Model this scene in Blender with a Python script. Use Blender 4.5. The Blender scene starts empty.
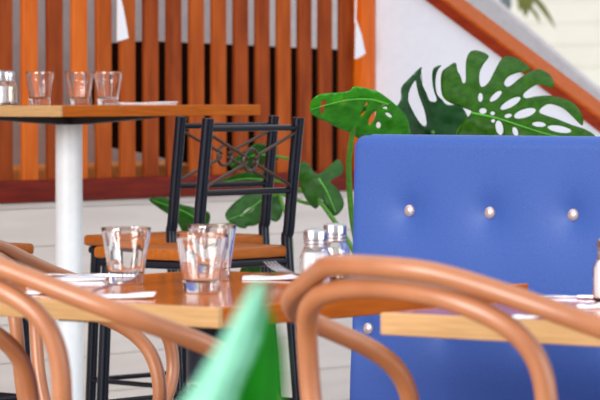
import bpy, bmesh, math, random
from mathutils import Vector, Matrix
from mathutils.geometry import delaunay_2d_cdt
random.seed(7)
PI = math.pi
SC = bpy.context.scene
COL = SC.collection

# ------------------------------------------------------------------ camera maths
F = 3400.0                       # focal length in pixels of a 600 px wide frame
TH = math.atan(108 / F)          # downward pitch
CH = 1.067                       # camera height
YAW = math.radians(38)           # the room is turned 38 degrees to the camera
CY, SY = math.cos(YAW), math.sin(YAW)


def W(X, Y, z=0.0):
    """point given by its distance to the right of / ahead of the camera -> room"""
    return Vector((CY * X - SY * Y, SY * X + CY * Y, z))


def ray(u, v):
    x = (u - 300) / F
    up = (200 - v) / F
    return W(x, math.cos(TH) + up * math.sin(TH), -math.sin(TH) + up * math.cos(TH))


def at(u, v, d):
    return Vector((0, 0, CH)) + ray(u, v) * d


def on_x(u, v, x):
    r = ray(u, v)
    return Vector((0, 0, CH)) + r * (x / r.x)


def on_y(u, v, y):
    r = ray(u, v)
    return Vector((0, 0, CH)) + r * (y / r.y)


def on_z(u, v, z):
    r = ray(u, v)
    return Vector((0, 0, CH)) + r * ((z - CH) / r.z)


# ------------------------------------------------------------------ materials
def srgb(r, g, b):
    def f(c):
        c /= 255
        return c / 12.92 if c <= .04045 else ((c + .055) / 1.055) ** 2.4
    return (f(r), f(g), f(b), 1)


def base_mat(name, rough=.5, spec=.5, metal=0.0, coat=0.0, coat_rough=.1):
    m = bpy.data.materials.new(name)
    m.use_nodes = True
    nt = m.node_tree
    b = nt.nodes['Principled BSDF']
    b.inputs['Roughness'].default_value = rough
    b.inputs['Specular IOR Level'].default_value = spec
    b.inputs['Metallic'].default_value = metal
    b.inputs['Coat Weight'].default_value = coat
    b.inputs['Coat Roughness'].default_value = coat_rough
    return m, nt, b


def mat_noise(name, c1, c2, scale=(8, 8, 8), nscale=4.0, detail=5, rough=.5, spec=.5, metal=0.0,
              bump=0.0, lo=.35, hi=.65, coat=0.0, coat_rough=.1, coords='Object'):
    m, nt, b = base_mat(name, rough, spec, metal, coat, coat_rough)
    tc = nt.nodes.new('ShaderNodeTexCoord')
    mp = nt.nodes.new('ShaderNodeMapping')
    mp.inputs['Scale'].default_value = scale
    nz = nt.nodes.new('ShaderNodeTexNoise')
    nz.inputs['Scale'].default_value = nscale
    nz.inputs['Detail'].default_value = detail
    cr = nt.nodes.new('ShaderNodeValToRGB')
    cr.color_ramp.elements[0].position = lo
    cr.color_ramp.elements[1].position = hi
    cr.color_ramp.elements[0].color = c1
    cr.color_ramp.elements[1].color = c2
    L = nt.links.new
    L(tc.outputs[coords], mp.inputs[0])
    L(mp.outputs[0], nz.inputs['Vector'])
    L(nz.outputs['Fac'], cr.inputs[0])
    L(cr.outputs[0], b.inputs['Base Color'])
    if bump:
        bp = nt.nodes.new('ShaderNodeBump')
        bp.inputs['Strength'].default_value = bump
        bp.inputs['Distance'].default_value = .002
        L(nz.outputs['Fac'], bp.inputs['Height'])
        L(bp.outputs[0], b.inputs['Normal'])
    return m


def mat_glass(name, color=(1, 1, 1, 1), rough=0.0, ior=1.5):
    m, nt, b = base_mat(name, rough, .5)
    b.inputs['Base Color'].default_value = color
    b.inputs['Transmission Weight'].default_value = 1.0
    b.inputs['IOR'].default_value = ior
    return m


M = {}
M['floor'] = mat_noise('floor_concrete', srgb(150, 142, 132), srgb(172, 164, 154), nscale=3, rough=.55)
M['plank_white'] = mat_noise('white_painted_plank', srgb(212, 203, 198), srgb(222, 214, 209), (3, .6, 6), 4, rough=.6, spec=.3)
M['wall_white'] = mat_noise('white_plaster', srgb(226, 236, 250), srgb(230, 239, 252), nscale=6, rough=.8, spec=.2)
M['grey_far'] = mat_noise('grey_render', srgb(196, 190, 192), srgb(206, 200, 202), nscale=3, rough=.9, spec=.1)
M['slat'] = mat_noise('red_hardwood_slat', srgb(122, 48, 14), srgb(162, 74, 26), (30, 7, 1.6), 3.0, rough=.55, spec=.12, lo=.3, hi=.7, bump=.2)
M['slat_mid'] = mat_noise('russet_hardwood_slat', srgb(152, 66, 18), srgb(184, 90, 32), (30, 7, 1.6), 3.0, rough=.55, spec=.12, lo=.3, hi=.7, bump=.2)
M['slat_orange'] = mat_noise('orange_hardwood_slat', srgb(196, 90, 24), srgb(216, 110, 40), (30, 7, 1.6), 3.0, rough=.55, spec=.12, lo=.3, hi=.7, bump=.2)
M['slat_rail'] = mat_noise('dark_red_hardwood_rail', srgb(98, 22, 10), srgb(126, 34, 16), (30, 2, 30), 3, rough=.55, spec=.12, bump=.2)
M['jamb'] = mat_noise('orange_varnished_jamb', srgb(206, 88, 4), srgb(228, 112, 14), (30, 30, 2), 3, rough=.45, spec=.3)
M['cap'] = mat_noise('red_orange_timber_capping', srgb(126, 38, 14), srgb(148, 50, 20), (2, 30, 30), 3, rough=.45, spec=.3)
M['cap_top_lit'] = mat_noise('lit_orange_capping_top', srgb(170, 80, 28), srgb(188, 94, 38), (2, 30, 30), 3, rough=.55, spec=.1)  # same timber as the fascia, coloured lighter as the lit top face
M['cream'] = mat_noise('cream_weatherboard', srgb(238, 232, 216), srgb(244, 239, 225), (1, 1, 1), 3, rough=.8, spec=.1)
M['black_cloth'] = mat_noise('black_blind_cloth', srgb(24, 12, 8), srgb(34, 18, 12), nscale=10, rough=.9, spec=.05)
M['ledge'] = mat_noise('orange_ledge', srgb(230, 130, 50), srgb(240, 150, 70), nscale=5, rough=.6)
M['table'] = mat_noise('orange_varnished_tabletop', srgb(184, 92, 16), srgb(208, 116, 30), (22, 1.6, 10), 3.0, 6, rough=.10, spec=.16, lo=.25, hi=.75)
M['table_side'] = mat_noise('orange_table_edge', srgb(160, 76, 6), srgb(188, 98, 16), (10, 2.5, 40), 4.0, 6, rough=.4, spec=.15, lo=.25, hi=.75)
M['table_pale'] = mat_noise('pale_table_edge', srgb(178, 136, 88), srgb(202, 162, 112), (3.0, 10, 45), 4.0, 6, rough=.45, spec=.3, lo=.25, hi=.75)
M['black_metal'] = mat_noise('black_powder_coated_steel', srgb(6, 10, 22), srgb(10, 16, 32), nscale=30, rough=.25, spec=.3)
M['bronze'] = mat_noise('dark_bronze_wire', srgb(52, 34, 26), srgb(70, 46, 34), nscale=30, rough=.4, spec=.5)
M['pole_white'] = mat_noise('white_enamel_pole', srgb(236, 242, 248), srgb(241, 247, 252), nscale=4, rough=.35, spec=.5)
M['pole_dark'] = mat_noise('dark_blue_black_pole', srgb(14, 22, 46), srgb(20, 32, 58), nscale=6, rough=.4, spec=.3)
M['stool_wood'] = mat_noise('stool_seat_wood', srgb(150, 76, 20), srgb(176, 98, 34), (4, 30, 30), 3, 6, rough=.4, spec=.2, lo=.25, hi=.75)
M['bentwood'] = mat_noise('tan_bentwood', srgb(152, 90, 50), srgb(170, 107, 66), (5, 5, 5), 2.5, 5, rough=.4, spec=.5, coat=.6, coat_rough=.42, lo=.3, hi=.7)
M['cane'] = mat_noise('bentwood_seat', srgb(182, 112, 66), srgb(202, 134, 84), (20, 4, 4), 3, 5, rough=.4)
M['blue'] = mat_noise('blue_vinyl', srgb(47, 79, 150), srgb(55, 87, 160), (60, 60, 60), 6, 4, rough=.48, spec=.3, bump=.08)
M['blue_seam'] = mat_noise('blue_vinyl_piping', srgb(60, 92, 168), srgb(68, 100, 174), (60, 60, 60), 6, 4, rough=.4, spec=.5)
M['button'] = mat_noise('pearl_metal_button', srgb(186, 168, 170), srgb(206, 188, 190), nscale=10, rough=.3, spec=.6, metal=.55)
M['plinth'] = mat_noise('dark_plinth', srgb(34, 30, 30), srgb(44, 40, 40), nscale=8, rough=.6)
M['glass'] = mat_glass('clear_tumbler_glass')
M['chrome'] = mat_noise('chrome', srgb(176, 176, 180), srgb(196, 196, 200), nscale=12, rough=.24, metal=1.0)
M['steel'] = mat_noise('brushed_cutlery_steel', srgb(186, 186, 196), srgb(206, 206, 214), (40, 4, 4), 4, rough=.22, metal=1.0)
M['salt'] = mat_noise('white_salt', srgb(236, 238, 246), srgb(246, 247, 252), nscale=90, rough=.9)
M['pepper'] = mat_noise('tan_pepper', srgb(150, 120, 88), srgb(196, 168, 132), nscale=160, rough=.9)
M['napkin'] = mat_noise('white_paper_napkin', srgb(232, 230, 240), srgb(243, 242, 249), nscale=40, rough=.9, spec=.1, bump=.15)
M['cloth'] = mat_noise('white_bunting_cloth', srgb(232, 232, 240), srgb(242, 242, 248), nscale=20, rough=.9, spec=.1)
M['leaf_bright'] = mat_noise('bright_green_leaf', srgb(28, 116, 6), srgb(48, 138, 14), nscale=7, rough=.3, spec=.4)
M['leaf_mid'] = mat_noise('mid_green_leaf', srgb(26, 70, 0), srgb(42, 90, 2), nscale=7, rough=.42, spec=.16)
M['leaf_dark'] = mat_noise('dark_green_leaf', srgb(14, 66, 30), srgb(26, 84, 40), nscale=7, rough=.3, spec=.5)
M['leaf_low'] = mat_noise('lower_green_leaf', srgb(18, 66, 4), srgb(32, 86, 10), nscale=7, rough=.4, spec=.35)  # green of the low leaves by the stools
M['vein'] = mat_noise('pale_green_vein', srgb(70, 150, 40), srgb(84, 164, 50), nscale=7, rough=.4)
M['stem'] = mat_noise('green_stem', srgb(54, 112, 22), srgb(72, 132, 34), nscale=12, rough=.45)
M['pot'] = mat_noise('charcoal_pot', srgb(60, 60, 64), srgb(76, 76, 80), nscale=12, rough=.6)
M['soil'] = mat_noise('soil', srgb(48, 34, 26), srgb(70, 52, 38), nscale=60, rough=1)
M['leaf_mint_sheen'] = mat_noise('mint_sheen_leaf', srgb(104, 172, 146), srgb(116, 182, 156), nscale=5, rough=.5, spec=.3)  # pale mint is the glossy sheen of the leaf put into its colour
M['leaf_fore'] = mat_noise('saturated_green_leaf', srgb(6, 104, 4), srgb(12, 118, 8), nscale=5, rough=.6, spec=.12)
M['shrub'] = mat_noise('olive_foliage', srgb(84, 90, 24), srgb(110, 114, 40), nscale=8, rough=.7)
M['shrub_grey'] = mat_noise('blue_grey_foliage', srgb(92, 104, 110), srgb(112, 124, 130), nscale=8, rough=.7)


# ------------------------------------------------------------------ mesh builder
class MB:
    def __init__(self):
        self.bm = bmesh.new()

    def box(self, lo, hi, bev=0.0, seg=2, mat=None):
        r = bmesh.ops.create_cube(self.bm, size=1)
        vs = r['verts']
        lo, hi = Vector(lo), Vector(hi)
        c, s = (lo + hi) / 2, hi - lo
        for v in vs:
            v.co = Vector((v.co.x * s.x, v.co.y * s.y, v.co.z * s.z)) + c
        es = list({e for v in vs for e in v.link_edges})
        if bev:
            r2 = bmesh.ops.bevel(self.bm, geom=es, offset=bev, segments=seg, affect='EDGES', profile=.5)
            vs = list({v for f in r2['faces'] for v in f.verts} | {v for v in vs if v.is_valid})
        if mat:
            for v in vs:
                if v.is_valid:
                    v.co = mat @ v.co
        return self

    def tube(self, pts, r, n=12, caps=True, closed=False, squash=None):
        pts = [Vector(p) for p in pts]
        k = len(pts)
        rs = r if isinstance(r, (list, tuple)) else [r] * k
        tang = []
        for i in range(k):
            if closed:
                t = pts[(i + 1) % k] - pts[i - 1]
            else:
                t = pts[min(i + 1, k - 1)] - pts[max(i - 1, 0)]
            tang.append(t.normalized())
        up = Vector((0, 0, 1)) if abs(tang[0].z) < .9 else Vector((1, 0, 0))
        nrm = (up - tang[0] * up.dot(tang[0])).normalized()
        rings = []
        for i in range(k):
            nrm = (nrm - tang[i] * nrm.dot(tang[i])).normalized()
            bi = tang[i].cross(nrm)
            rings.append([self.bm.verts.new(pts[i] + (nrm * math.cos(a) + bi * math.sin(a)) * rs[i])
                          for a in [2 * PI * j / n for j in range(n)]])
        m = k if closed else k - 1
        for i in range(m):
            a, b = rings[i], rings[(i + 1) % k]
            for j in range(n):
                self.bm.faces.new((a[j], a[(j + 1) % n], b[(j + 1) % n], b[j]))
        if caps and not closed:
            self.bm.faces.new(rings[0][::-1])
            self.bm.faces.new(rings[-1])
        return self

    def lathe(self, prof, n=32, c=(0, 0, 0), facet=None):
        """prof: (radius, z) from bottom axis to top; facet(a, z) scales radius"""
        c = Vector(c)
        rings = []
        for r, z in prof:
            if r < 1e-6:
                rings.append([self.bm.verts.new(c + Vector((0, 0, z)))])
            else:
                ring = []
                for j in range(n):
                    a = 2 * PI * j / n
                    k = facet(a, z) if facet else 1
                    ring.append(self.bm.verts.new(c + Vector((r * k * math.cos(a), r * k * math.sin(a), z))))
                rings.append(ring)
        for a, b in zip(rings, rings[1:]):
            if len(a) == 1 and len(b) == 1:
                continue
            for j in range(n):
                j2 = (j + 1) % n
                if len(a) == 1:
                    self.bm.faces.new((a[0], b[j2], b[j]))
                elif len(b) == 1:
                    self.bm.faces.new((a[j], a[j2], b[0]))
                else:
                    self.bm.faces.new((a[j], a[j2], b[j2], b[j]))
        return self

    def prism(self, poly, fn, t0, t1):
        """poly of 2D points; fn(p, t) -> 3D"""
        a = [self.bm.verts.new(fn(p, t0)) for p in poly]
        b = [self.bm.verts.new(fn(p, t1)) for p in poly]
        n = len(poly)
        self.bm.faces.new(a[::-1])
        self.bm.faces.new(b)
        for i in range(n):
            self.bm.faces.new((a[i], a[(i + 1) % n], b[(i + 1) % n], b[i]))
        return self

    def build(self, name, mat, parent=None, smooth=35, loc=None):
        bmesh.ops.recalc_face_normals(self.bm, faces=self.bm.faces)
        me = bpy.data.meshes.new(name)
        self.bm.to_mesh(me)
        self.bm.free()
        me.materials.append(mat)
        if smooth:
            for p in me.polygons:
                p.use_smooth = True
            me.set_sharp_from_angle(angle=math.radians(smooth))
        o = bpy.data.objects.new(name, me)
        COL.objects.link(o)
        if parent:
            o.parent = parent
        if loc is not None:
            o.location = loc
        return o


def thing(name, label, cat, loc=(0, 0, 0), rz=0.0, group=None):
    o = bpy.data.objects.new(name, None)
    o.empty_display_size = .1
    COL.objects.link(o)
    o.location = loc
    o.rotation_euler = (0, 0, rz)
    return tag(o, label, cat, group)


def tag(o, label, cat, group=None, kind=None):
    o['label'] = label
    o['category'] = cat
    if group:
        o['group'] = group
    if kind:
        o['kind'] = kind
    return o


def struct(o, label, cat):
    o['kind'] = 'structure'
    o['label'] = label
    o['category'] = cat
    return o


def dup(root, label, loc, rz=0.0, group=None):
    def cp(o, par):
        c = o.copy()
        COL.objects.link(c)
        c.parent = par
        for ch in list(o.children):
            cp(ch, c)
        return c
    r = cp(root, None)
    r.location = loc
    r.rotation_euler = (0, 0, rz)
    r['label'] = label
    if group:
        r['group'] = group
    return r


def catmull(pts, n=10, closed=False):
    P = [Vector(p) for p in pts]
    if closed:
        a = [P[-1]] + P + [P[0], P[1]]
    else:
        a = [2 * P[0] - P[1]] + P + [2 * P[-1] - P[-2]]
    out = []
    for i in range(1, len(a) - 2):
        p0, p1, p2, p3 = a[i - 1:i + 3]
        for k in range(n):
            t = k / n
            out.append(.5 * ((2 * p1) + (p2 - p0) * t + (2 * p0 - 5 * p1 + 4 * p2 - p3) * t * t
                             + (3 * p1 - p0 - 3 * p2 + p3) * t ** 3))
    if not closed:
        out.append(P[-1].copy())
    return out


# ------------------------------------------------------------------ the setting
XW = -7.10       # room face of the slatted wall
YB = 9.51        # room face of the wall behind the banquette

b = MB()
b.box((-7.6, -3.0, -.1), (3.5, 12.0, 0))
struct(b.build('floor', M['floor']), 'pale concrete floor of the cafe', 'floor')

b = MB()         # white boarded wall under the timber screen: horizontal planks
z = 0.0
while z < .72:
    h = min(.118, .727 - z)
    b.box((XW - .09, -2.5, z), (XW - .004, YB + .1, z + h - .0015), .001, 1)
    z += .118
b.box((XW - .10, -2.5, 0), (XW - .02, YB + .1, .72))
struct(b.build('wall_left', M['plank_white'], smooth=0), 'low white wall of horizontal painted planks below the timber screen', 'wall')


def zdiag(x):
    return 1.384 - .63 * (x + 6.87)


xe = -6.87 + (1.384 - .08) / .63
b = MB()
b.prism([(XW - .10, 0), (xe + .1, 0), (xe + .1, zdiag(xe)), (XW - .10, zdiag(XW - .10))],
        lambda p, t: Vector((p[0], t, p[1])), YB, YB + .11)
struct(b.build('wall_back', M['wall_white'], smooth=0), 'white plaster stair wall behind the leafy plant with a sloping top', 'wall')

# sloping timber capping on the white wall
sl = math.atan(.63)
dx, dz = math.cos(sl), -math.sin(sl)
nx, nz = math.sin(sl), math.cos(sl)


def slope_box(mb, x0, x1, n0, n1, y0, y1, off=0.0):
    P = []
    for x, n in ((x0, n0), (x1, n0), (x1, n1), (x0, n1)):
        P.append((x + nx * n, zdiag(x) + nz * n + off))
    mb.prism(P, lambda p, t: Vector((p[0], t, p[1])), y0, y1)


cap = thing('trim_1', 'sloping orange timber capping along the top of the white stair wall', 'trim', (0, 0, 0))
cap['kind'] = 'structure'
b = MB(); slope_box(b, XW + .03, xe, 0.0, .034, YB - .02, YB + .11)
b.build('fascia', M['cap'], cap, 0)
b = MB(); slope_box(b, XW + .03, xe, .034, .044, YB - .012, YB + .105)
b.build('top_board', M['cap_top_lit'], cap, 0)

# timber slat screen
scr = thing('timber_screen', 'red-brown vertical timber slat screen standing on the low white plank wall', 'screen', (XW, 0, .727))
b = MB()
y = 9.420
cnt = 14
while y > -2.4:
    n0 = len(b.bm.faces)
    b.box((-.045, y - .068, .05), (-.027, y, 2.0), .003, 1)
    b.bm.faces.ensure_lookup_table()
    for f in b.bm.faces[n0:]:
        f.material_index = 2 if cnt in (0, 2, -3, -6) else (1 if cnt in (3, 4, 7, 8, 11, -2) else 0)
    y -= .1152
    cnt -= 1
o = b.build('slat_panel', M['slat'], scr)
o.data.materials.append(M['slat_mid'])
o.data.materials.append(M['slat_orange'])
b = MB(); b.box((-.06, -2.45, 0), (.012, 9.40, .068), .006, 2)
b.build('bottom_rail', M['slat_rail'], scr)
b = MB(); b.box((-.06, -2.45, 2.0), (.0, 9.40, 2.08), .006, 2)
b.build('top_rail', M['slat_rail'], scr)
b = MB(); b.box((-.07, 9.430, 0.0), (.008, 9.508, 2.08), .006, 2)
b.build('side_jamb', M['jamb'], scr)

# beyond the screen
b = MB(); b.box((-8.15, -2, 0), (-8.0, 10.85, 3.2))
struct(b.build('wall_outside_grey', M['grey_far'], smooth=0), 'plain grey wall seen through the gaps between the slats', 'wall')
b = MB(); b.box((-8.3, -3, -.12), (-7.6, 11, -.001))
struct(b.build('ground_outside', M['floor'], smooth=0), 'paved ground outside beyond the timber screen', 'ground')

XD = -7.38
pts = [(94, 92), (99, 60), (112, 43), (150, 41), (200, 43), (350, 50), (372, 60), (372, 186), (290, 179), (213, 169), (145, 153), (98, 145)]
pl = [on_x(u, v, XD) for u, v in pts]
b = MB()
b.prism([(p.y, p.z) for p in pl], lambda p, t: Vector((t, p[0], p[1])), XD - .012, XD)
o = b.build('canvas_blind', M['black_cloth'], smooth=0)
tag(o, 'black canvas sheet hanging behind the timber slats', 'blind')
b = MB(); b.box((-7.98, 7.5, .66), (-7.62, 10.6, .818), .01)
for yy in (7.6, 8.6, 9.6, 10.5):
    b.box((-7.95, yy, .0), (-7.66, yy + .06, .61))
o = b.build('garden_bench', M['ledge'], smooth=0)
tag(o, 'low orange timber bench glimpsed through the bottom of the slat gaps', 'bench')

# beyond the sloping opening: a grey sloping wall and a cream weatherboard house
b = MB()
YG = 14.0
g = [on_y(u, v, YG) for u, v in ((380, -98), (380, -30), (700, 235), (700, 180))]
b.prism([(p.x, p.z) for p in g], lambda p, t: Vector((p[0], t, p[1])), YG, YG + .05)
struct(b.build('wall_stair_grey', M['grey_far'], smooth=0), 'grey sloping stair side wall out of focus beyond the opening', 'wall')
b = MB()
YC = 26.0
zz = -.5
while zz < 4.5:
    b.prism([(0, zz), (.016, zz), (.008, zz + .20), (0, zz + .20)], lambda p, t: Vector((t, YC - p[0], p[1])), -25, 0)
    zz += .20
b.box((-25, YC, -.5), (0, YC + .2, 4.5))
struct(b.build('wall_house_cream', M['cream'], smooth=0), 'cream weatherboard house wall far beyond the sloping opening', 'wall')


def ribbon_leaf(mb, base, tip, width, sag):
    base, tip = Vector(base), Vector(tip)
    d = tip - base
    side = Vector((CY, SY, 0)) if abs(d.normalized().dot(Vector((CY, SY, 0)))) < .8 else Vector((0, 0, 1))
    a, c = [], []
    for i in range(9):
        t = i / 8
        p = base + d * t + Vector((0, 0, sag * math.sin(PI * t)))
        w = width * math.sin(PI * min(1, .08 + t * .92)) * .5
        a.append(mb.bm.verts.new(p - side * w)); c.append(mb.bm.verts.new(p + side * w))
    for i in range(8):
        mb.bm.faces.new((a[i], a[i + 1], c[i + 1], c[i]))


def hang_plant(name, label, leaves, m):
    """hanging foliage: a bunch of leaves on a cord, far away"""
    root = thing(name, label, 'plant', at(*leaves[0][:2], 24.0))
    o0 = root.location.copy()
    mb = MB()
    for (u0, v0, u1, v1, w) in leaves:
        p, q = at(u0, v0, 24.0) - o0, at(u1, v1, 23.9) - o0
        ribbon_leaf(mb, p, q, w, .02)
    lf = mb.build('leaf_cluster', m, root, 0)
    s = lf.modifiers.new('solid', 'SOLIDIFY'); s.thickness = .006
    mb = MB(); mb.tube([at(leaves[0][0], leaves[0][1], 24.0) - o0, at(leaves[0][0], -330, 24.0) - o0], .006, 6)
    mb.build('cord', m, root)
    return root


hang_plant('hanging_plant', 'blurred olive green leaf spray hanging by the far cream house wall',
           [(527, -28, 524, 16, .10), (527, -20, 519, 12, .08), (527, -22, 531, 12, .08), (527, -18, 526, 18, .08),
            (527, -10, 556, 29, .05), (530, 8, 540, 24, .03)], M['shrub'])
hang_plant('hanging_plant', 'blurred blue-grey leaf spray hanging left of the olive one at the far house',
           [(501, -30, 509, 13, .09), (501, -24, 503, 7, .08), (501, -20, 511, 9, .06)], M['shrub_grey'])


# white cloth pennants on the screen
def pennant(label, P, x):
    root = thing('hanging_pennant', label, 'bunting', (x, 0, 0), group='white cloth pennants on the slats')
    mb = MB()
    q = [on_x(u, v, x) for u, v in P]
    mb.prism([(p.y, p.z) for p in q], lambda p, t: Vector((t, p[0], p[1])), 0, .006)
    mb.build('cloth', M['cloth'], root, 0)
    top = q[0]
    mb = MB(); mb.tube([(-.0, top.y, top.z - .01), (0, top.y + .005, top.z + .10), (-.012, top.y + .006, top.z + .11)], .003, 6)
    mb.build('string', M['cloth'], root)
    root['label'] = label
    return root


pennant('white pointed cloth scrap hanging on the slats above the three high-table glasses',
        [(117, -12), (116.8, 41), (122, 40), (127.3, 38), (122, 8)], XW + .0)
pennant('white pointed cloth scrap hanging beside the orange jamb at the end of the slats',
        [(355.2, 20), (354.5, 59), (359, 57), (364.2, 53.5), (360, 34)], XW + .035)


# ------------------------------------------------------------------ tables
def table(label, corner, lx, ly, ztop, pole_mat, thick, clip=False):
    """corner = near corner (max x, min y); the top spreads to -x by lx and +y by ly"""
    root = thing('cafe_table', label, 'table', (corner[0] - lx / 2, corner[1] + ly / 2, 0))
    hx, hy = lx / 2, ly / 2
    b = MB(); b.box((-hx + .012, -hy + .012, ztop - thick), (hx - .012, hy, ztop), .0015, 1)
    b.build('tabletop', M['table'], root)
    b = MB(); b.box((-hx, -hy, ztop - thick), (hx, -hy + .012, ztop), .0015, 1)
    b.build('end_edge', M['table_pale'], root)['label'] = 'pale end edge'
    b = MB()
    b.box((hx - .012, -hy + .012, ztop - thick), (hx, hy, ztop), .0015, 1)
    b.build('side_edge', M['table_side'], root)
    b = MB(); b.box((-hx, -hy + .012, ztop - thick), (-hx + .012, hy, ztop), .0015, 1)
    b.build('side_edge', M['table_side'], root)
    zb = ztop - thick
    b = MB()
    for ang in (0, PI / 2):
        mt = Matrix.Rotation(ang, 4, 'Z')
        L = (hx if ang == 0 else hy) - .07
        pr = [(-L, zb), (L, zb), (L, zb - .008), (.05, zb - .025), (-.05, zb - .025), (-L, zb - .008)]
        b.prism(pr, lambda p, t, mt=mt: mt @ Vector((p[0], t, p[1])), -.028, .028)
    b.build('spider_bracket', M['plinth'], root, 0)
    b = MB(); b.tube([(0, 0, .02), (0, 0, zb - .02)], .038, 28)
    b.build('pole', pole_mat, root)
    b = MB(); b.lathe([(0, 0), (.23, 0), (.235, .006), (.22, .016), (.06, .03), (.05, .045), (0, .045)], 40)
    b.build('base_plate', pole_mat if pole_mat is M['pole_dark'] else M['pole_white'], root)
    if clip:
        b = MB()
        b.tube(catmull([(.0, -.036, ztop - .165), (.0, -.052, ztop - .155), (.012, -.056, ztop - .15), (.03, -.05, ztop - .155), (.034, -.034, ztop - .17)], 4), .004, 8)
        b.build('bag_hook', M['chrome'], root)
    return root


c1 = W(-.12, 4.98); ZT = .75
table('square orange-topped table in the middle with three tumblers on it', (c1.x, c1.y), .70, .81, ZT, M['pole_dark'], .030, True)
c2 = W(.115, 4.88)
table('pale-edged table in front of the blue banquette', (c2.x + .80, c2.y), .80, .70, ZT, M['pole_dark'], .032)
c3 = W(-.635, 9.0); ZH = 1.031
table('tall bar table on a thick white pole before the timber slats', (c3.x, c3.y), .70, .85, ZH, M['pole_white'], .030)


# ------------------------------------------------------------------ bentwood armchairs
S = dict(b0=.2774, h0=.8441, wc=.1603, bc=.2212, hc=.8232, w1=.3641, f1=-.1527, h1=.7619, w2=.3263, f2=.0828, h2=.6962,
         w3=.354, f3=.1192, h3=.5848, wi=.2205, wj=.2445, hj=.743, bj=.1748, ht=.8207, bt=.249)


def bspline(pts, n=10):
    P = [Vector(p) for p in pts]
    a = [2 * P[0] - P[1]] + P + [2 * P[-1] - P[-2]]
    out = []
    for i in range(1, len(a) - 2):
        p0, p1, p2, p3 = a[i - 1:i + 3]
        for k in range(n):
            t = k / n
            out.append(((1 - t) ** 3 * p0 + (3 * t ** 3 - 6 * t * t + 4) * p1
                        + (-3 * t ** 3 + 3 * t * t + 3 * t + 1) * p2 + t ** 3 * p3) / 6)
    out.append(P[-1].copy())
    return out


def make_bentwood(label, loc, rz):
    s = S
    root = thing('bentwood_armchair', label, 'chair', loc, rz, 'tan bentwood armchairs')
    half = [(s['wc'] * .62, -(s['b0'] * .8 + s['bc'] * .2), s['h0'] * .93 + s['hc'] * .07), (s['wc'], -s['bc'], s['hc']),
            (s['w1'], s['f1'], s['h1']), (s['w2'], s['f2'], s['h2']), (s['w3'], s['f3'], s['h3']), (.335, .11, .50), (.265, .06, .425), (.205, .0, .424)]
    R = [(-x, y, z) for x, y, z in half[::-1]] + [(0, -s['b0'], s['h0'])] + half
    b = MB(); b.tube(bspline(R, 10), .0142, 14)
    b.build('arm_rail', M['bentwood'], root)
    hf = [(s['wj'] * .66, -(s['bt'] * .9 + s['bj'] * .1), s['ht'] - .018), (s['wj'], -s['bj'], s['hj']),
          (s['wi'], -s['bj'] * .5 - .09, .56), (s['wi'] * .85, -.135, .425)]
    H = [(-x, y, z) for x, y, z in hf[::-1]] + [(0, -s['bt'], s['ht'])] + hf
    b = MB(); b.tube(bspline(H, 10), .0142, 14)
    b.build('back_hoop', M['bentwood'], root)
    b = MB()
    b.lathe([(0, .430), (.15, .430), (.185, .436), (.19, .442), (.15, .442), (0, .438)], 40)
    b.build('seat', M['cane'], root)
    b = MB()
    b.lathe([(.186, .403), (.212, .403), (.218, .418), (.216, .440), (.206, .448), (.19, .446), (.186, .428), (.186, .403)], 44)
    b.build('seat_ring', M['bentwood'], root)
    for sx, sy in ((-1, 1), (1, 1), (-1, -1), (1, -1)):
        b = MB()
        P = catmull([(sx * .148, sy * .148, .425), (sx * .155, sy * .155, .30), (sx * .172, sy * .172, .12), (sx * .19, sy * .192, .0)], 6)
        b.tube(P, [.0155 - .004 * i / (len(P) - 1) for i in range(len(P))], 12)
        b.build('leg', M['bentwood'], root)
    b = MB()
    b.tube([(.2 * math.cos(a), .2 * math.sin(a), .235) for a in [2 * PI * i / 40 for i in range(40)]], .009, 8, closed=True)
    b.build('leg_ring', M['bentwood'], root)
    return root


a0 = W(.2984, 4.5369)
ch = make_bentwood('bentwood armchair at the pale-edged table by the blue banquette, showing its whole back', a0, -.8762 + YAW)
dup(ch, 'bentwood armchair cut off by the picture edge, its arm crossing before the middle table', W(-.3145, 4.9538), -.9593 + YAW)
c3 = dup(ch, 'bentwood armchair behind the middle table, only one arm showing past the folded napkins', W(-.36, 6.5), math.radians(-90) + YAW)
c3.scale = (.92, .92, .92)     # a slightly smaller chair


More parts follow.
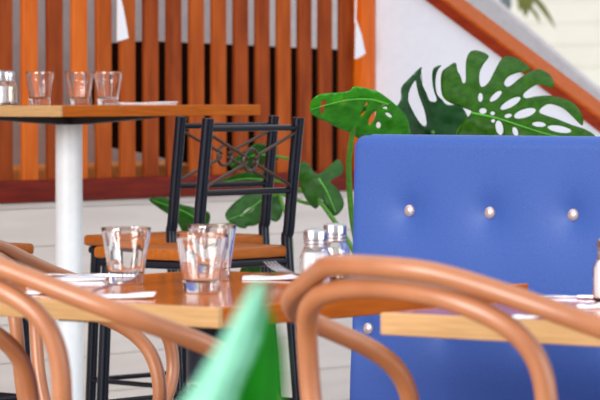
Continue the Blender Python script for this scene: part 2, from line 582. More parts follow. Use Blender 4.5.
# ------------------------------------------------------------------ black bar stools
def make_stool(label, loc, rz):
    """local: back line on y=0, faces +y, origin on the floor under the back"""
    root = thing('bar_stool', label, 'stool', loc, rz, 'black metal bar stools')
    w, zs, zt, dpt, r = .166, .70, 1.006, .325, .0140
    ly, k = .03, .008                       # back lean
    for sx in (-1, 1):
        b = MB()
        P = [(sx * (w + .012), -.03, 0), (sx * w, ly * .8, zs - .05), (sx * w, ly * .7, zs + .05), (sx * w, -k, zt)]
        b.tube(catmull(P, 6), r, 14)
        lg = b.build('leg', M['black_metal'], root); lg['label'] = 'rear leg rising into the back post'
    for sx in (-1, 1):
        b = MB()
        b.tube([(sx * (w + .006), dpt + .012, 0), (sx * (w - .01), dpt - .01, zs - .03)], r, 14)
        b.build('leg', M['black_metal'], root)
    b = MB(); b.box((-w - .01, .02, zs - .028), (w + .01, dpt + .02, zs), .008, 2)
    b.build('seat', M['stool_wood'], root)
    b = MB()
    for p in (((-w, .025), (w, .025)), ((-w, dpt), (w, dpt)), ((-w, .025), (-w, dpt)), ((w, .025), (w, dpt))):
        b.tube([(p[0][0], p[0][1], zs - .038), (p[1][0], p[1][1], zs - .038)], .0095, 10)
    b.build('seat_frame', M['black_metal'], root)
    yl = lambda z: ly * .7 + (-k - ly * .7) * (z - zs - .05) / (zt - zs - .05)
    for zz in (zt - .024, zt - .174):
        b = MB(); b.tube([(-w, yl(zz), zz), (w, yl(zz), zz)], .0075, 10)
        b.build('back_rail', M['black_metal'], root)
    zc = zt - .099
    b = MB()
    cr = .026
    b.tube([(cr * math.cos(a), yl(zc + cr * math.sin(a)), zc + cr * math.sin(a)) for a in [2 * PI * i / 28 for i in range(28)]], .0042, 8, closed=True)
    for sx in (-1, 1):
        for sz in (-1, 1):
            z0, z1 = zc + sz * .012, zc + sz * .066
            b.tube(catmull([(sx * .012, yl(z0), zc + sz * .004), (sx * cr * 1.05, yl(z0), z0), (sx * .09, yl(zc + sz * .035), zc + sz * .036), (sx * w, yl(z1), z1)], 4), .0042, 8)
    b.build('back_lattice', M['bronze'], root)
    for (p, q, zz) in (((-w - .006, -.01), (-w - .004, dpt), .327), ((w + .006, -.01), (w + .004, dpt), .327),
                       ((-w, dpt + .003), (w, dpt + .003), .327), ((-w, -.008), (w, -.008), .27)):
        b = MB(); b.tube([(p[0], p[1], zz), (q[0], q[1], zz)], .0065, 10)
        b.build('foot_bar', M['black_metal'], root)
    return root


st = make_stool('black metal bar stool nearest the middle table, lattice back before its twin', W(-.114, 8.0), math.radians(51) + YAW)
dup(st, 'black metal bar stool directly behind the nearer one, beside the monstera leaves', W(-.188, 8.62), math.radians(46) + YAW)
cx = W(-.665, 8.45)
dup(st, 'black bar stool cut off at the picture edge, left of the white pole', W(-.89, 8.22) + Matrix.Rotation(math.radians(-40) + YAW, 3, 'Z') @ Vector((0, -.17, 0)), math.radians(-40) + YAW)


# ------------------------------------------------------------------ blue banquette
BX, BYF = -3.933, 5.180
bq = thing('banquette', 'blue buttoned vinyl banquette with a tall back beside the monstera', 'bench', (BX, BYF, 0))
LBQ = 2.2
btn = []
for i in range(13):
    x = .135 + .185 * i
    if x < LBQ - .05:
        btn.append((x, .8425))
for i in range(13):
    x = .043 + .185 * i
    if x < LBQ - .02:
        btn.append((x, .615))


def dent(x, z):
    d = 0
    for bx, bz in btn:
        r2 = (x - bx) ** 2 + (z - bz) ** 2
        if r2 < .02:
            r = math.sqrt(r2)
            d += .015 * math.exp(-(r / .034) ** 1.2)
    return d


ZB0, ZB1, TB = .42, .984, .10
rec = lambda z: .008 * (z - .6) / .24
b = MB()
nxs, nzs = 260, 72
rad = .016
xs = [LBQ * i / nxs for i in range(nxs + 1)]
zs_ = [ZB0 + (ZB1 - ZB0) * j / nzs for j in range(nzs + 1)]
grid = []
for zz in zs_:
    row = []
    for x in xs:
        e = 0
        for dd in (x, LBQ - x, ZB1 - zz):
            if dd < rad:
                e = max(e, rad - math.sqrt(max(0, rad * rad - (rad - dd) ** 2)))
        X, Z2 = x, zz
        # rounded upper corner in outline
        rc = .026
        if x < rc and zz > ZB1 - rc:
            v = Vector((x - rc, zz - (ZB1 - rc)))
            m_ = max(abs(v.x), abs(v.y))
            if v.length > 1e-9:
                v = v * (m_ / v.length)
            X, Z2 = rc + v.x, ZB1 - rc + v.y
        row.append(b.bm.verts.new((X, rec(zz) + min(e, rad * .8) + dent(x, zz), Z2)))
    grid.append(row)
for j in range(nzs):
    for i in range(nxs):
        b.bm.faces.new((grid[j][i], grid[j][i + 1], grid[j + 1][i + 1], grid[j + 1][i]))
# sides, top, rear
per = [grid[j][0] for j in range(nzs + 1)] + [grid[nzs][i] for i in range(1, nxs + 1)] + [grid[j][nxs] for j in range(nzs - 1, -1, -1)]
rear = [b.bm.verts.new((v.co.x, TB + rec(v.co.z), v.co.z)) for v in per]
for i in range(len(per) - 1):
    b.bm.faces.new((per[i], rear[i], rear[i + 1], per[i + 1]))
b.bm.faces.new(rear)
b.build('backrest', M['blue'], bq, 50)
b = MB()
pp = [(.004, TB * .42 + rec(.45), .45), (.004, TB * .42 + rec(.96), .955), (.02, TB * .42 + rec(ZB1), ZB1 - .002), (LBQ - .02, TB * .42 + rec(ZB1), ZB1 - .002), (LBQ - .003, TB * .42 + rec(.95), .95), (LBQ - .003, TB * .42 + rec(.45), .45)]
b.tube(pp, .004, 8)
b.build('piping', M['blue_seam'], bq)
for bx, bz in btn:
    b = MB()
    r = .0118
    b.lathe([(0, 0), (r * .8, 0), (r, .003), (r * .92, .006), (r * .6, .0088), (0, .010)], 20)
    o = b.build('button', M['button'], bq)
    o.location = (bx, rec(bz) + dent(bx, bz) - .001, bz)
    o.rotation_euler = (PI / 2, 0, 0)
b = MB(); b.box((0, -.47, .34), (LBQ, .02, .45), .03, 4)
b.build('seat', M['blue'], bq)
b = MB(); b.box((.02, -.42, .0), (LBQ - .02, .09, .345), .004, 1)
b.build('plinth', M['plinth'], bq, 0)


# ------------------------------------------------------------------ tumblers
def make_tumbler(label, loc, s=1.0, group=None):
    root = thing('tumbler', label, 'glass', loc, random.uniform(0, .3), group)
    H, R0, R1 = .0935, .0285, .0412
    fac = lambda a, z: 1 + .022 * math.cos(8 * a) * max(0.0, 1 - max(0, (z - .055)) / .02) if z < .078 else 1
    prof = [(0, .0), (R0 - .004, .0), (R0 - .001, .0015), (R0, .004)]
    for i in range(1, 13):
        t = i / 12
        prof.append((R0 + (R1 - R0) * (t ** 1.08), .004 + (H - .005) * t))
    prof += [(R1 - .0006, H), (R1 - .0018, H - .0004)]
    inner = []
    for i in range(0, 11):
        t = 1 - i / 10
        zz = .021 + (H - .023) * t
        Ro = R0 + (R1 - R0) * (max(0, (zz - .004) / (H - .005)) ** 1.08)
        inner.append((Ro - .0020 - .0012 * (1 - t) ** 3, zz))
    inner += [(R0 * .78, .0185), (R0 * .4, .0176), (0, .0174)]
    b = MB(); b.lathe([(r * s, z * s) for r, z in prof + inner], 64, facet=lambda a, z: fac(a, z / s))
    b.build('bowl', M['glass'], root, 40)
    return root


def spot(u, d, z):
    return W((u - 300) / F * d, d, z)


t0 = make_tumbler('clear tumbler nearest the table corner on the middle table', spot(202, 5.36, ZT), 1.0, 'tumblers on the middle table')
dup(t0, 'clear tumbler partly hidden behind the corner tumbler on the middle table', spot(212, 5.72, ZT), .1, 'tumblers on the middle table')
dup(t0, 'clear tumbler standing apart beside the fork and napkins on the middle table', spot(126, 5.61, ZT), .25, 'tumblers on the middle table')
GH = 'tumblers on the high table'
dup(t0, 'clear tumbler on the high table next to the salt and pepper shakers', spot(40, 9.62, ZH), .2, GH)
dup(t0, 'middle clear tumbler of the three on the high table', spot(79.5, 9.75, ZH), .05, GH)
dup(t0, 'clear tumbler on the high table next to the white napkin', spot(108, 9.55, ZH), .3, GH)


# ------------------------------------------------------------------ salt and pepper shakers
def make_shaker(label, loc, fill, level, name, rz=.2):
    root = thing(name, label, 'shaker', loc, rz, 'glass salt and pepper shakers')
    sq = lambda a, z: 1 - .035 * math.cos(8 * a) if z < .055 else 1
    prof = [(0, 0), (.021, 0), (.0245, .003), (.0245, .050), (.023, .058), (.0185, .067), (.0165, .070), (.0165, .078),
            (.0145, .078), (.0145, .070), (.0165, .066), (.021, .0565), (.0222, .050), (.0222, .007), (.019, .005), (0, .005)]
    b = MB(); b.lathe(prof, 40, facet=sq)
    b.build('jar', M['glass'], root, 40)
    b = MB(); b.lathe([(0, .0056), (.0186, .0056), (.0215, .008), (.0215, min(level, .05)), (.0205 if level <= .05 else .0185, level), (.01, level + .003), (0, level + .002)], 40, facet=sq)
    b.build('filling', fill, root)
    b = MB()
    b.lathe([(.0166, .0655), (.0186, .0655), (.0192, .0665), (.0192, .0685), (.0180, .0700), (.0180, .0715), (.0192, .0730), (.0192, .0750), (.0180, .0765), (.0180, .078), (.0196, .0795), (.0196, .0900), (.0186, .0935), (.014, .0962), (.006, .0975), (0, .0977)], 36)
    for i in range(6):
        a = i * PI / 3
        b.lathe([(0, .0965), (.0012, .0968), (.0009, .0975), (0, .0977)], 8, c=(.007 * math.cos(a), .007 * math.sin(a), -.0002))
    b.build('cap', M['chrome'], root)
    return root


make_shaker('salt shaker on the middle table, part hidden by the chair back', spot(315.5, 5.47, ZT), M['salt'], .058, 'salt_shaker')
make_shaker('pepper shaker behind the salt on the middle table', spot(335, 5.70, ZT), M['pepper'], .042, 'pepper_shaker')
make_shaker('salt shaker on the pale-edged table before the blue banquette', spot(610, 5.12, ZT), M['salt'], .062, 'salt_shaker')
make_shaker('salt shaker at the picture edge on the high table', spot(-2, 9.35, ZH), M['salt'], .05, 'salt_shaker')
make_shaker('pepper shaker beside the tumbler on the high table', spot(8.5, 9.6, ZH), M['pepper'], .055, 'pepper_shaker')


# ------------------------------------------------------------------ napkins and cutlery
def napkin(label, loc, lx, ly, layers, rz, group='white paper napkins'):
    root_mb = MB()
    for k in range(layers):
        z0 = .0004 + k * .0030
        nn = 8
        sh = .004 * (k % 2)
        gr = []
        for i in range(nn + 1):
            row = []
            for j in range(5):
                x, y = -lx / 2 + lx * i / nn + sh, -ly / 2 + ly * j / 4 - sh
                w = .0012 * math.sin(9 * i / nn + k) * (j / 4) + (.003 * (i / nn) ** 3 if k == layers - 1 else 0)
                row.append((x, y, z0 + max(w, -.0003)))
            gr.append(row)
        top = [[root_mb.bm.verts.new((x, y, zz + .0022)) for x, y, zz in r] for r in gr]
        bot = [[root_mb.bm.verts.new((x, y, zz)) for x, y, zz in r] for r in gr]
        for i in range(nn):
            for j in range(4):
                root_mb.bm.faces.new((top[i][j], top[i + 1][j], top[i + 1][j + 1], top[i][j + 1]))
                root_mb.bm.faces.new((bot[i][j], bot[i][j + 1], bot[i + 1][j + 1], bot[i + 1][j]))
        for i in range(nn):
            for j in (0, 4):
                root_mb.bm.faces.new((top[i][j], top[i + 1][j], bot[i + 1][j], bot[i][j]))
        for j in range(4):
            for i in (0, nn):
                root_mb.bm.faces.new((top[i][j], top[i][j + 1], bot[i][j + 1], bot[i][j]))
    o = root_mb.build('napkin', M['napkin'], None, 40)
    o.location = loc
    o.rotation_euler = (0, 0, rz)
    return tag(o, label, 'napkin', group)


TP = ZT + .0004
napkin('thick folded white napkin pile on the middle table beside the lone tumbler', spot(66, 5.56, TP), .125, .09, 4, .66)
napkin('folded white napkin under the fork near the middle table edge', spot(114, 5.24, TP), .125, .08, 1, .66)
napkin('small white napkin corner behind the bentwood arm on the middle table', spot(42, 5.33, TP), .06, .05, 1, .2)
napkin('folded white napkin under the fork beside the salt shaker', spot(272, 5.76, TP), .10, .09, 1, .66)
napkin('small white napkin on the pale-edged table between the chair hoops', spot(531, 4.755, TP), .05, .04, 1, .66)
napkin('folded white napkin beside the salt shaker on the pale-edged table', spot(592, 4.99, TP), .04, .05, 1, .66)
napkin('flat white napkin pile on the high table beside the tumblers', spot(141, 9.62, ZH + .0004), .20, .13, 2, .66)


def fork(label, loc, rz, pitch=0.0):
    root = thing('fork', label, 'fork', loc, rz, 'steel forks')
    root.rotation_euler = (0, 0, rz)
    zc = lambda y: .002 + .010 * max(0, (y - .02) / .08) ** 2 + pitch * (y + .1)
    b = MB()
    N = 24
    L_, R_ = [], []
    for i in range(N + 1):
        y = -.10 + .145 * i / N
        w = .0055 - .0025 * math.sin(PI * min(1, i / 18)) if i < 18 else .003 + .009 * ((i - 18) / 6) ** .8
        if i < 3:
            w *= .6 + .13 * i
        L_.append((-w, y, zc(y))); R_.append((w, y, zc(y)))
    up = lambda p: (p[0], p[1], p[2] + .0022)
    A = [b.bm.verts.new(p) for p in L_]; B = [b.bm.verts.new(p) for p in R_]
    A2 = [b.bm.verts.new(up(p)) for p in L_]; B2 = [b.bm.verts.new(up(p)) for p in R_]
    for i in range(N):
        b.bm.faces.new((A2[i], A2[i + 1], B2[i + 1], B2[i])); b.bm.faces.new((A[i], B[i], B[i + 1], A[i + 1]))
        b.bm.faces.new((A[i], A[i + 1], A2[i + 1], A2[i])); b.bm.faces.new((B[i], B2[i], B2[i + 1], B[i + 1]))
    b.bm.faces.new((A[0], A2[0], B2[0], B[0])); b.bm.faces.new((A[N], B[N], B2[N], A2[N]))
    b.build('handle', M['steel'], root)
    for k in range(4):
        x = -.0103 + k * .00687
        P = [(x * (1 + .0 * t), .044 + .05 * t, zc(.044 + .05 * t) + .0011 + .004 * t * t) for t in [i / 8 for i in range(9)]]
        b = MB(); b.tube(P, [.0017 - .0007 * i / 8 for i in range(9)], 8)
        b.build('tine', M['steel'], root)
    return root


fork('steel fork lying on the napkin beside the lone tumbler', spot(113, 5.33, ZT + .005), math.radians(-18) + YAW, .075)
fork('steel fork with raised tines beside the salt shaker', spot(297, 5.68, ZT + .004), math.radians(30) + YAW, .05)


def knife(label, loc, rz):
    root = thing('table_knife', label, 'knife', loc, rz, 'steel table knives')
    b = MB(); b.box((-.007, -.11, 0.0003), (.007, -.01, .005), .002, 2)
    b.build('handle', M['steel'], root)
    b = MB(); b.prism([(-.005, -.012), (.006, -.012), (.008, .06), (.004, .095), (-.002, .105), (-.005, .08)], lambda p, t: Vector((p[0], p[1], t)), .0012, .0032)
    b.build('blade', M['steel'], root, 0)
    return root


knife('steel knife lying across the pale-edged table before the salt shaker', spot(572, 5.22, ZT + .0005), math.radians(66) + YAW)
knife('steel knife lying on the thick napkin pile', spot(76, 5.55, ZT + .0163), math.radians(66) + YAW)


# ------------------------------------------------------------------ plants
def inside(p, poly):
    x, y = p
    c = False
    j = len(poly) - 1
    for i in range(len(poly)):
        xi, yi = poly[i]; xj, yj = poly[j]
        if (yi > y) != (yj > y) and x < (xj - xi) * (y - yi) / (yj - yi + 1e-12) + xi:
            c = not c
        j = i
    return c


def smooth2(poly, n=4):
    return [(q.x, q.y) for q in catmull([Vector((x, y, 0)) for x, y in poly], n, True)]


def ell(cx, cy, rx, ry, ang=0, n=16):
    a = math.radians(ang)
    return [(cx + rx * math.cos(t) * math.cos(a) - ry * math.sin(t) * math.sin(a),
             cy + rx * math.cos(t) * math.sin(a) + ry * math.sin(t) * math.cos(a)) for t in [2 * PI * i / n for i in range(n)]]


def leaf(root, outline, holes, midrib, d0, gx, gy, fold, mat, cell=4.0, vein=True, sm=4, vmat=None, edge=0.0):
    """a leaf blade with its own size, tilt and cupping.  d0: distance of its middle; gx, gy: tilt; fold: how much the
    halves drop away from the midrib"""
    out = smooth2(outline, sm) if sm > 1 else outline
    hs = [smooth2(h, 2) for h in holes]
    us = [p[0] for p in out]; vs = [p[1] for p in out]
    uc, vc = (min(us) + max(us)) / 2, (min(vs) + max(vs)) / 2
    k = d0 / F
    o0 = root.location

    def mdist(u, v):
        best = 1e9
        for (a, b_) in zip(midrib, midrib[1:]):
            ax, ay = a; bx, by = b_
            t = max(0, min(1, ((u - ax) * (bx - ax) + (v - ay) * (by - ay)) / ((bx - ax) ** 2 + (by - ay) ** 2 + 1e-9)))
            best = min(best, math.hypot(u - ax - t * (bx - ax), v - ay - t * (by - ay)))
        return best

    def depth(u, v):
        m = mdist(u, v) * k
        rp = math.sin((u * .23 + v * .19)) * .0018 + math.sin(u * .09 - v * .31) * .0022
        return d0 + gx * (u - uc) * k + gy * (v - vc) * k + fold * m + 1.6 * fold * m * m / .2 + rp * (1 if d0 > 4 else .2)

    verts, edges = [], []

    def loop(P):
        s = len(verts)
        verts.extend(Vector(p) for p in P)
        n = len(P)
        edges.extend((s + i, s + (i + 1) % n) for i in range(n))
    loop(out)
    for h in hs:
        loop(h)
    u = min(us)
    r = 0
    while u < max(us):
        v = min(vs) + (cell / 2 if r % 2 else 0)
        while v < max(vs):
            if inside((u, v), out) and not any(inside((u, v), h) for h in hs):
                verts.append(Vector((u, v)))
            v += cell
        u += cell; r += 1
    V, E_, Fc, *_ = delaunay_2d_cdt(verts, edges, [], 0, 1e-4)
    mb = MB()
    bv = [mb.bm.verts.new(at(p.x, p.y, depth(p.x, p.y)) - o0) for p in V]
    for f in Fc:
        c = sum((V[i] for i in f), Vector((0, 0))) / len(f)
        if inside((c.x, c.y), out) and not any(inside((c.x, c.y), h) for h in hs):
            try:
                mb.bm.faces.new([bv[i] for i in f])
            except ValueError:
                pass
    for v in [v for v in mb.bm.verts if not v.link_faces]:
        mb.bm.verts.remove(v)
    lf = mb.build('leaf', mat, root, 180)
    s = lf.modifiers.new('solid', 'SOLIDIFY'); s.thickness = .0009; s.offset = 0
    if vein:
        mb = MB()
        P = catmull([at(u, v, depth(u, v) - .002) - o0 for u, v in midrib], 6)
        mb.tube(P, [.0030 - .002 * i / (len(P) - 1) for i in range(len(P))], 8)
        mb.build('midrib', vmat or M['vein'], lf)
    return lf


def stem(root, P, r0=.009, r1=.005):
    o0 = root.location
    Q = catmull([Vector(p) - o0 for p in P], 8)
    mb = MB()
    mb.tube(Q, [r0 + (r1 - r0) * i / (len(Q) - 1) for i in range(len(Q))], 10)
    return mb.build('stem', M['stem'], root)


def potted(root, R, H, m=None):
    b = MB()
    b.lathe([(0, 0), (R * .72, 0), (R * .76, .01), (R * .98, H - .02), (R * 1.02, H - .015), (R * 1.02, H), (R * .93, H), (R * .90, H - .03), (0, H - .03)], 40)
    b.build('pot', m or M['pot'], root)
    b = MB(); b.lathe([(0, H - .03), (R * .895, H - .03), (R * .6, H - .018), (0, H - .012)], 32)
    b.build('soil', M['soil'], root)


px = W(.40, 8.75)
mon = thing('monstera_plant', 'potted swiss cheese plant with big split leaves rising behind the blue banquette', 'plant', px)
potted(mon, .19, .36)
C4 = lambda L: [(430 + x / 3.53, 45 + y / 3.53) for x, y in L]
C3 = lambda L: [(300 + x / 3.75, 45 + y / 3.75) for x, y in L]
C2 = lambda L: [(220 + x / 3.636, 140 + y / 3.636) for x, y in L]

# big split leaf on the right
A_out = C4([(150, 238), (118, 222), (70, 204), (45, 182), (38, 140), (42, 96), (62, 78), (90, 62), (97, 90), (108, 110), (116, 134), (126, 128),
            (126, 92), (128, 52), (142, 24), (170, 20), (207, 38), (190, 66), (177, 92), (174, 124), (180, 146), (192, 146), (208, 130),
            (225, 98), (245, 60), (264, 41), (292, 41), (322, 56), (346, 74), (354, 90), (330, 94), (300, 101), (276, 112), (262, 132), (268, 146), (284, 144), (316, 118), (345, 98),
            (378, 86), (405, 92), (430, 114), (437, 150), (410, 146), (385, 138), (355, 152), (330, 174), (338, 188), (372, 182), (412, 179),
            (462, 186), (502, 202), (528, 230), (541, 262), (536, 284), (508, 258), (470, 224), (425, 208), (396, 220), (386, 236), (402, 246), (450, 262), (506, 284), (548, 298),
            (584, 322), (572, 352), (450, 366), (300, 372), (150, 356), (98, 330), (104, 300), (122, 264)])
A_h = [C4(ell(178, 185, 8, 16)), C4(ell(232, 181, 27, 10, -42)), C4(ell(284, 206, 40, 13, -30)), C4(ell(187, 233, 13, 10)),
       C4(ell(221, 241, 8, 7)), C4(ell(276, 250, 13, 7, -15)), C4(ell(335, 241, 40, 15, -18)), C4(ell(245, 292, 13, 26, -12)),
       C4(ell(301, 306, 9, 17, -20)), C4(ell(385, 280, 24, 9, 5)), C4(ell(457, 297, 42, 12, 10)), C4(ell(223, 268, 7, 6))]
A_mid = C4([(148, 240), (200, 250), (250, 262), (310, 282), (420, 316), (560, 346)])
leaf(mon, A_out, A_h, A_mid, 8.55, -.25, -.45, .30, M['leaf_mid'], 3.6)
# dark leaf in the centre
B_out = C3([(330, 352), (338, 300), (350, 250), (378, 205), (380, 160), (410, 125), (455, 82), (451, 112), (456, 142), (474, 180), (486, 208), (506, 213), (512, 202),
            (500, 165), (495, 118), (502, 86), (530, 76), (514, 100), (508, 142), (514, 184), (532, 204), (552, 224), (590, 226), (620, 250), (640, 352), (460, 372)])
B_h = [C3([(432, 132), (412, 166), (405, 204), (420, 242), (448, 290), (468, 305), (475, 290), (465, 240), (446, 190), (437, 150)])]
leaf(mon, B_out, B_h, C3([(500, 330), (495, 270), (480, 220), (460, 170), (454, 100)]), 8.8, .5, .5, -.35, M['leaf_dark'], 3.6, True, 3, M['leaf_dark'])
# bright drooping leaf on the left
C_out = C3([(285, 171), (225, 157), (200, 158), (180, 174), (120, 180), (75, 185), (46, 205), (37, 235), (45, 260), (77, 279), (98, 286), (130, 305), (165, 320), (200, 335),
            (225, 352), (320, 366), (410, 352), (415, 330), (400, 270), (370, 235), (330, 200)])
C_h = [C3([(228, 266), (236, 236), (252, 212), (250, 232), (240, 258)]), C3([(257, 298), (264, 266), (284, 246), (284, 266), (270, 292)]), C3(ell(294, 300, 9, 12)),
       C3([(78, 216), (92, 206), (101, 214), (92, 236), (86, 262), (76, 244)]), C3(ell(163, 210, 11, 6, -40)), C3(ell(316, 232, 13, 6, 30)), C3(ell(332, 262, 14, 6, 35))]
leaf(mon, C_out, C_h, C3([(330, 222), (270, 205), (190, 205), (110, 222), (42, 242)]), 8.25, .25, .9, .25, M['leaf_bright'], 3.6)
# lower leaves by the stools
D_out = C2([(200, 182), (165, 188), (130, 190), (90, 200), (50, 230), (22, 262), (22, 286), (45, 305), (70, 318), (92, 322), (100, 314), (130, 310), (160, 290), (185, 292), (205, 297), (222, 280), (230, 240), (226, 205)])
D_h = [C2([(74, 278), (96, 252), (130, 237), (122, 252), (100, 270)])]
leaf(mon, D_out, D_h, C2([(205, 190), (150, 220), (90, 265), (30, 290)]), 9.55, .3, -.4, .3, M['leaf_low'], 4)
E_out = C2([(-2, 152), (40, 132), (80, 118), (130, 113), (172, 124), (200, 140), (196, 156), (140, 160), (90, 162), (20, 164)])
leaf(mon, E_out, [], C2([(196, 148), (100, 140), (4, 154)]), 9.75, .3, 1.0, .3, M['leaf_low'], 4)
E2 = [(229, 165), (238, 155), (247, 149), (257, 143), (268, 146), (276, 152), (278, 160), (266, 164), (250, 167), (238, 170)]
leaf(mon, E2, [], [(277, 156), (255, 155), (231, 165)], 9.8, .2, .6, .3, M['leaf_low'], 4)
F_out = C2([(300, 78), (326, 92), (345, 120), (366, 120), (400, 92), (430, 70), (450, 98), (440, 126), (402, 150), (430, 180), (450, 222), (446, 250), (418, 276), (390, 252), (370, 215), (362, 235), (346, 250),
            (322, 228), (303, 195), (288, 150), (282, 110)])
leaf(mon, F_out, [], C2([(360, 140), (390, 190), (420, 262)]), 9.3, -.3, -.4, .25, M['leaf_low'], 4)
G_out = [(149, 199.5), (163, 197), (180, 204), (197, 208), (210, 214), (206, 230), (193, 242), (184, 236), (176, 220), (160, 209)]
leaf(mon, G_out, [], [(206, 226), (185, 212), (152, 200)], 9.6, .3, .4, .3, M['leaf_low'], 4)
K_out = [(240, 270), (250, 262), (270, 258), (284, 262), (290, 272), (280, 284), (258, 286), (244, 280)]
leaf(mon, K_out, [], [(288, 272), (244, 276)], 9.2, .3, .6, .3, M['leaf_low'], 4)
pb = Vector((px.x, px.y, .33))
off = lambda a, r: Vector((r * math.cos(a), r * math.sin(a), 0))
stem(mon, [pb + off(.4, .07), pb + off(.4, .12) + Vector((0, 0, .3)), at(458, 150, 8.72), at(473, 113, 8.58)])
stem(mon, [pb + off(1.5, .06), pb + off(1.6, .08) + Vector((0, 0, .35)), at(436, 150, 8.86), at(433, 132, 8.80)])
stem(mon, [pb + off(3.4, .07), at(372, 290, 8.62), at(356, 240, 8.5), at(349.5, 190, 8.42), at(350, 150, 8.35), at(360, 112, 8.27), at(386, 104, 8.25)], .009, .006)
stem(mon, [pb + off(2.6, .08), at(376, 290, 8.85), at(352, 248, 9.05), at(335, 222, 9.2), at(319, 200, 9.3)], .009, .006)
nd = at(321, 203, 9.28)
stem(mon, [nd, at(306, 203, 9.45), at(277, 192, 9.56)], .006, .005)
stem(mon, [nd, at(300, 190, 9.6), at(284, 182, 9.72), at(270, 181, 9.76)], .006, .004)
stem(mon, [at(284, 194, 9.54), at(262, 200, 9.62), at(235, 222, 9.64), at(206, 227, 9.6)], .005, .004)
stem(mon, [nd, at(305, 175, 9.65), at(290, 160, 9.78), at(276, 156, 9.8)], .005, .004)
stem(mon, [at(280, 196, 9.5), at(290, 230, 9.35), at(292, 260, 9.25), at(287, 272, 9.2)], .005, .004)

# blurred plant in the foreground
DF = 2.2
fp = W(-.05, 2.27)
fore = thing('potted_leafy_plant', 'out-of-focus plant close to the camera, one upright leaf with a painted pale sheen in view', 'plant', fp)
potted(fore, .13, .32)
C6 = lambda L: [(170 + x / 2.857, 260 + y / 2.857) for x, y in L]
g_out = C6([(262, 78), (280, 130), (302, 182), (320, 232), (328, 300), (326, 400), (322, 520), (290, 640), (250, 700), (150, 640), (150, 480), (178, 380), (215, 280), (245, 180), (256, 110)])
leaf(fore, g_out, [], C6([(230, 700), (240, 500), (258, 300), (266, 180), (263, 82)]), 2.26, .5, .0, .15, M['leaf_fore'], 6, True, 3, M['leaf_fore'])
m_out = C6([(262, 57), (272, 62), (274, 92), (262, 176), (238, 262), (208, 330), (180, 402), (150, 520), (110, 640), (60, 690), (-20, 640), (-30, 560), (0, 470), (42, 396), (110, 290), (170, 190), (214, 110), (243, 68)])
leaf(fore, m_out, [], C6([(60, 690), (90, 520), (140, 390), (200, 250), (240, 140), (264, 60)]), 2.18, -.7, .0, .2, M['leaf_mint_sheen'], 6, True, 3, M['leaf_mint_sheen'])['label'] = 'leaf with pale mint sheen in its colour'
fb = Vector((fp.x, fp.y, .30))
stem(fore, [fb + off(.5, .03), fb + off(.5, .04) + Vector((0, 0, .22)), at(246, 640, 2.25), at(251, 505, 2.25)], .006, .004)
stem(fore, [fb + off(3.5, .03), fb + off(3.5, .04) + Vector((0, 0, .22)), at(192, 620, 2.19), at(191, 500, 2.18)], .006, .004)
for i, (a, h) in enumerate(((1.2, .30), (2.4, .34), (4.3, .28), (5.4, .33), (0.2, .26))):
    mb = MB()
    P = [fb + off(a, .03 + .16 * (t ** 1.6)) + Vector((0, 0, h * math.sin(PI * .62 * t))) - fp for t in [j / 10 for j in range(11)]]
    side = Vector((-math.sin(a), math.cos(a), 0))
    A_, B_, C_ = [], [], []
    for j, p in enumerate(P):
        t = j / 10
        w = .036 * math.sin(PI * min(1, max(0, (t - .15) / .85))) + .003
        A_.append(mb.bm.verts.new(p - side * w + Vector((0, 0, .3 * w)))); B_.append(mb.bm.verts.new(p)); C_.append(mb.bm.verts.new(p + side * w + Vector((0, 0, .3 * w))))
    for j in range(10):
        mb.bm.faces.new((A_[j], A_[j + 1], B_[j + 1], B_[j])); mb.bm.faces.new((B_[j], B_[j + 1], C_[j + 1], C_[j]))
    lf = mb.build('leaf', M['leaf_fore'], fore, 60)
    s = lf.modifiers.new('solid', 'SOLIDIFY'); s.thickness = .0009

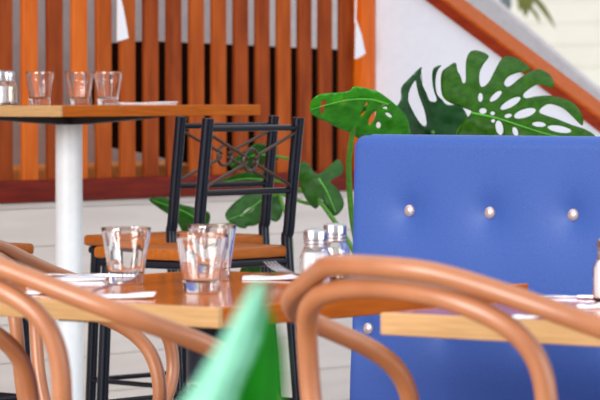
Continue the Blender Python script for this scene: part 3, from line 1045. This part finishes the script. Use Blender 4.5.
# ------------------------------------------------------------------ light
wd = bpy.data.worlds.new('daylight')
SC.world = wd
wd.use_nodes = True
nt = wd.node_tree
bg = nt.nodes['Background']
tc = nt.nodes.new('ShaderNodeTexCoord')
sp = nt.nodes.new('ShaderNodeSeparateXYZ')
rp = nt.nodes.new('ShaderNodeValToRGB')
rp.color_ramp.elements[0].position = 0.0
rp.color_ramp.elements[0].color = (.60, .62, .66, 1)
rp.color_ramp.elements[1].position = .9
rp.color_ramp.elements[1].color = (1.25, 1.28, 1.32, 1)
nt.links.new(tc.outputs['Generated'], sp.inputs[0])
nt.links.new(sp.outputs['Z'], rp.inputs[0])
nt.links.new(rp.outputs[0], bg.inputs[0])
bg.inputs[1].default_value = .95


def area(name, loc, target, sx, sy, power, color=(1, 1, 1)):
    ld = bpy.data.lights.new(name, 'AREA')
    ld.shape = 'RECTANGLE'
    ld.size, ld.size_y = sx, sy
    ld.energy = power
    ld.color = color
    o = bpy.data.objects.new(name, ld)
    COL.objects.link(o)
    o.location = loc
    o.rotation_euler = (Vector(target) - Vector(loc)).to_track_quat('-Z', 'Y').to_euler()
    return o


area('window_daylight', (-4.2, -2.2, 2.6), (-4.5, 5.5, .7), 4.0, 2.2, 560, (1, .98, .95))
area('outdoor_fill', (-14.5, 19.0, 6.5), (-16.5, 26, 2.0), 8.0, 4.0, 250, (1, .98, .94))  # added lamp out of view, brightens the far cream wall
area('side_daylight', (2.8, 3.6, 1.9), (-5, 6.0, .7), 1.3, 2.2, 110, (.93, .96, 1))
area('side_daylight', (2.8, 6.6, 1.9), (-5, 6.5, .7), 1.3, 2.2, 110, (.93, .96, 1))

# ------------------------------------------------------------------ camera
cd = bpy.data.cameras.new('camera')
cam = bpy.data.objects.new('camera', cd)
COL.objects.link(cam)
cd.sensor_width = 36
cd.lens = F / 600 * 36
cd.clip_start = .05
cam.location = (0, 0, CH)
cam.rotation_euler = (PI / 2 - TH, 0, YAW)
cd.dof.use_dof = True
cd.dof.focus_distance = 7.0
cd.dof.aperture_fstop = 11.3
SC.camera = cam

SC.view_settings.view_transform = 'Standard'
SC.view_settings.look = 'None'
SC.view_settings.gamma = 1
SC.view_settings.use_curve_mapping = False
SC.view_settings.exposure = .13
SC.cycles.max_bounces = 14
SC.cycles.transmission_bounces = 14
SC.cycles.transparent_max_bounces = 16
SC.cycles.caustics_refractive = True
SC.cycles.caustics_reflective = False
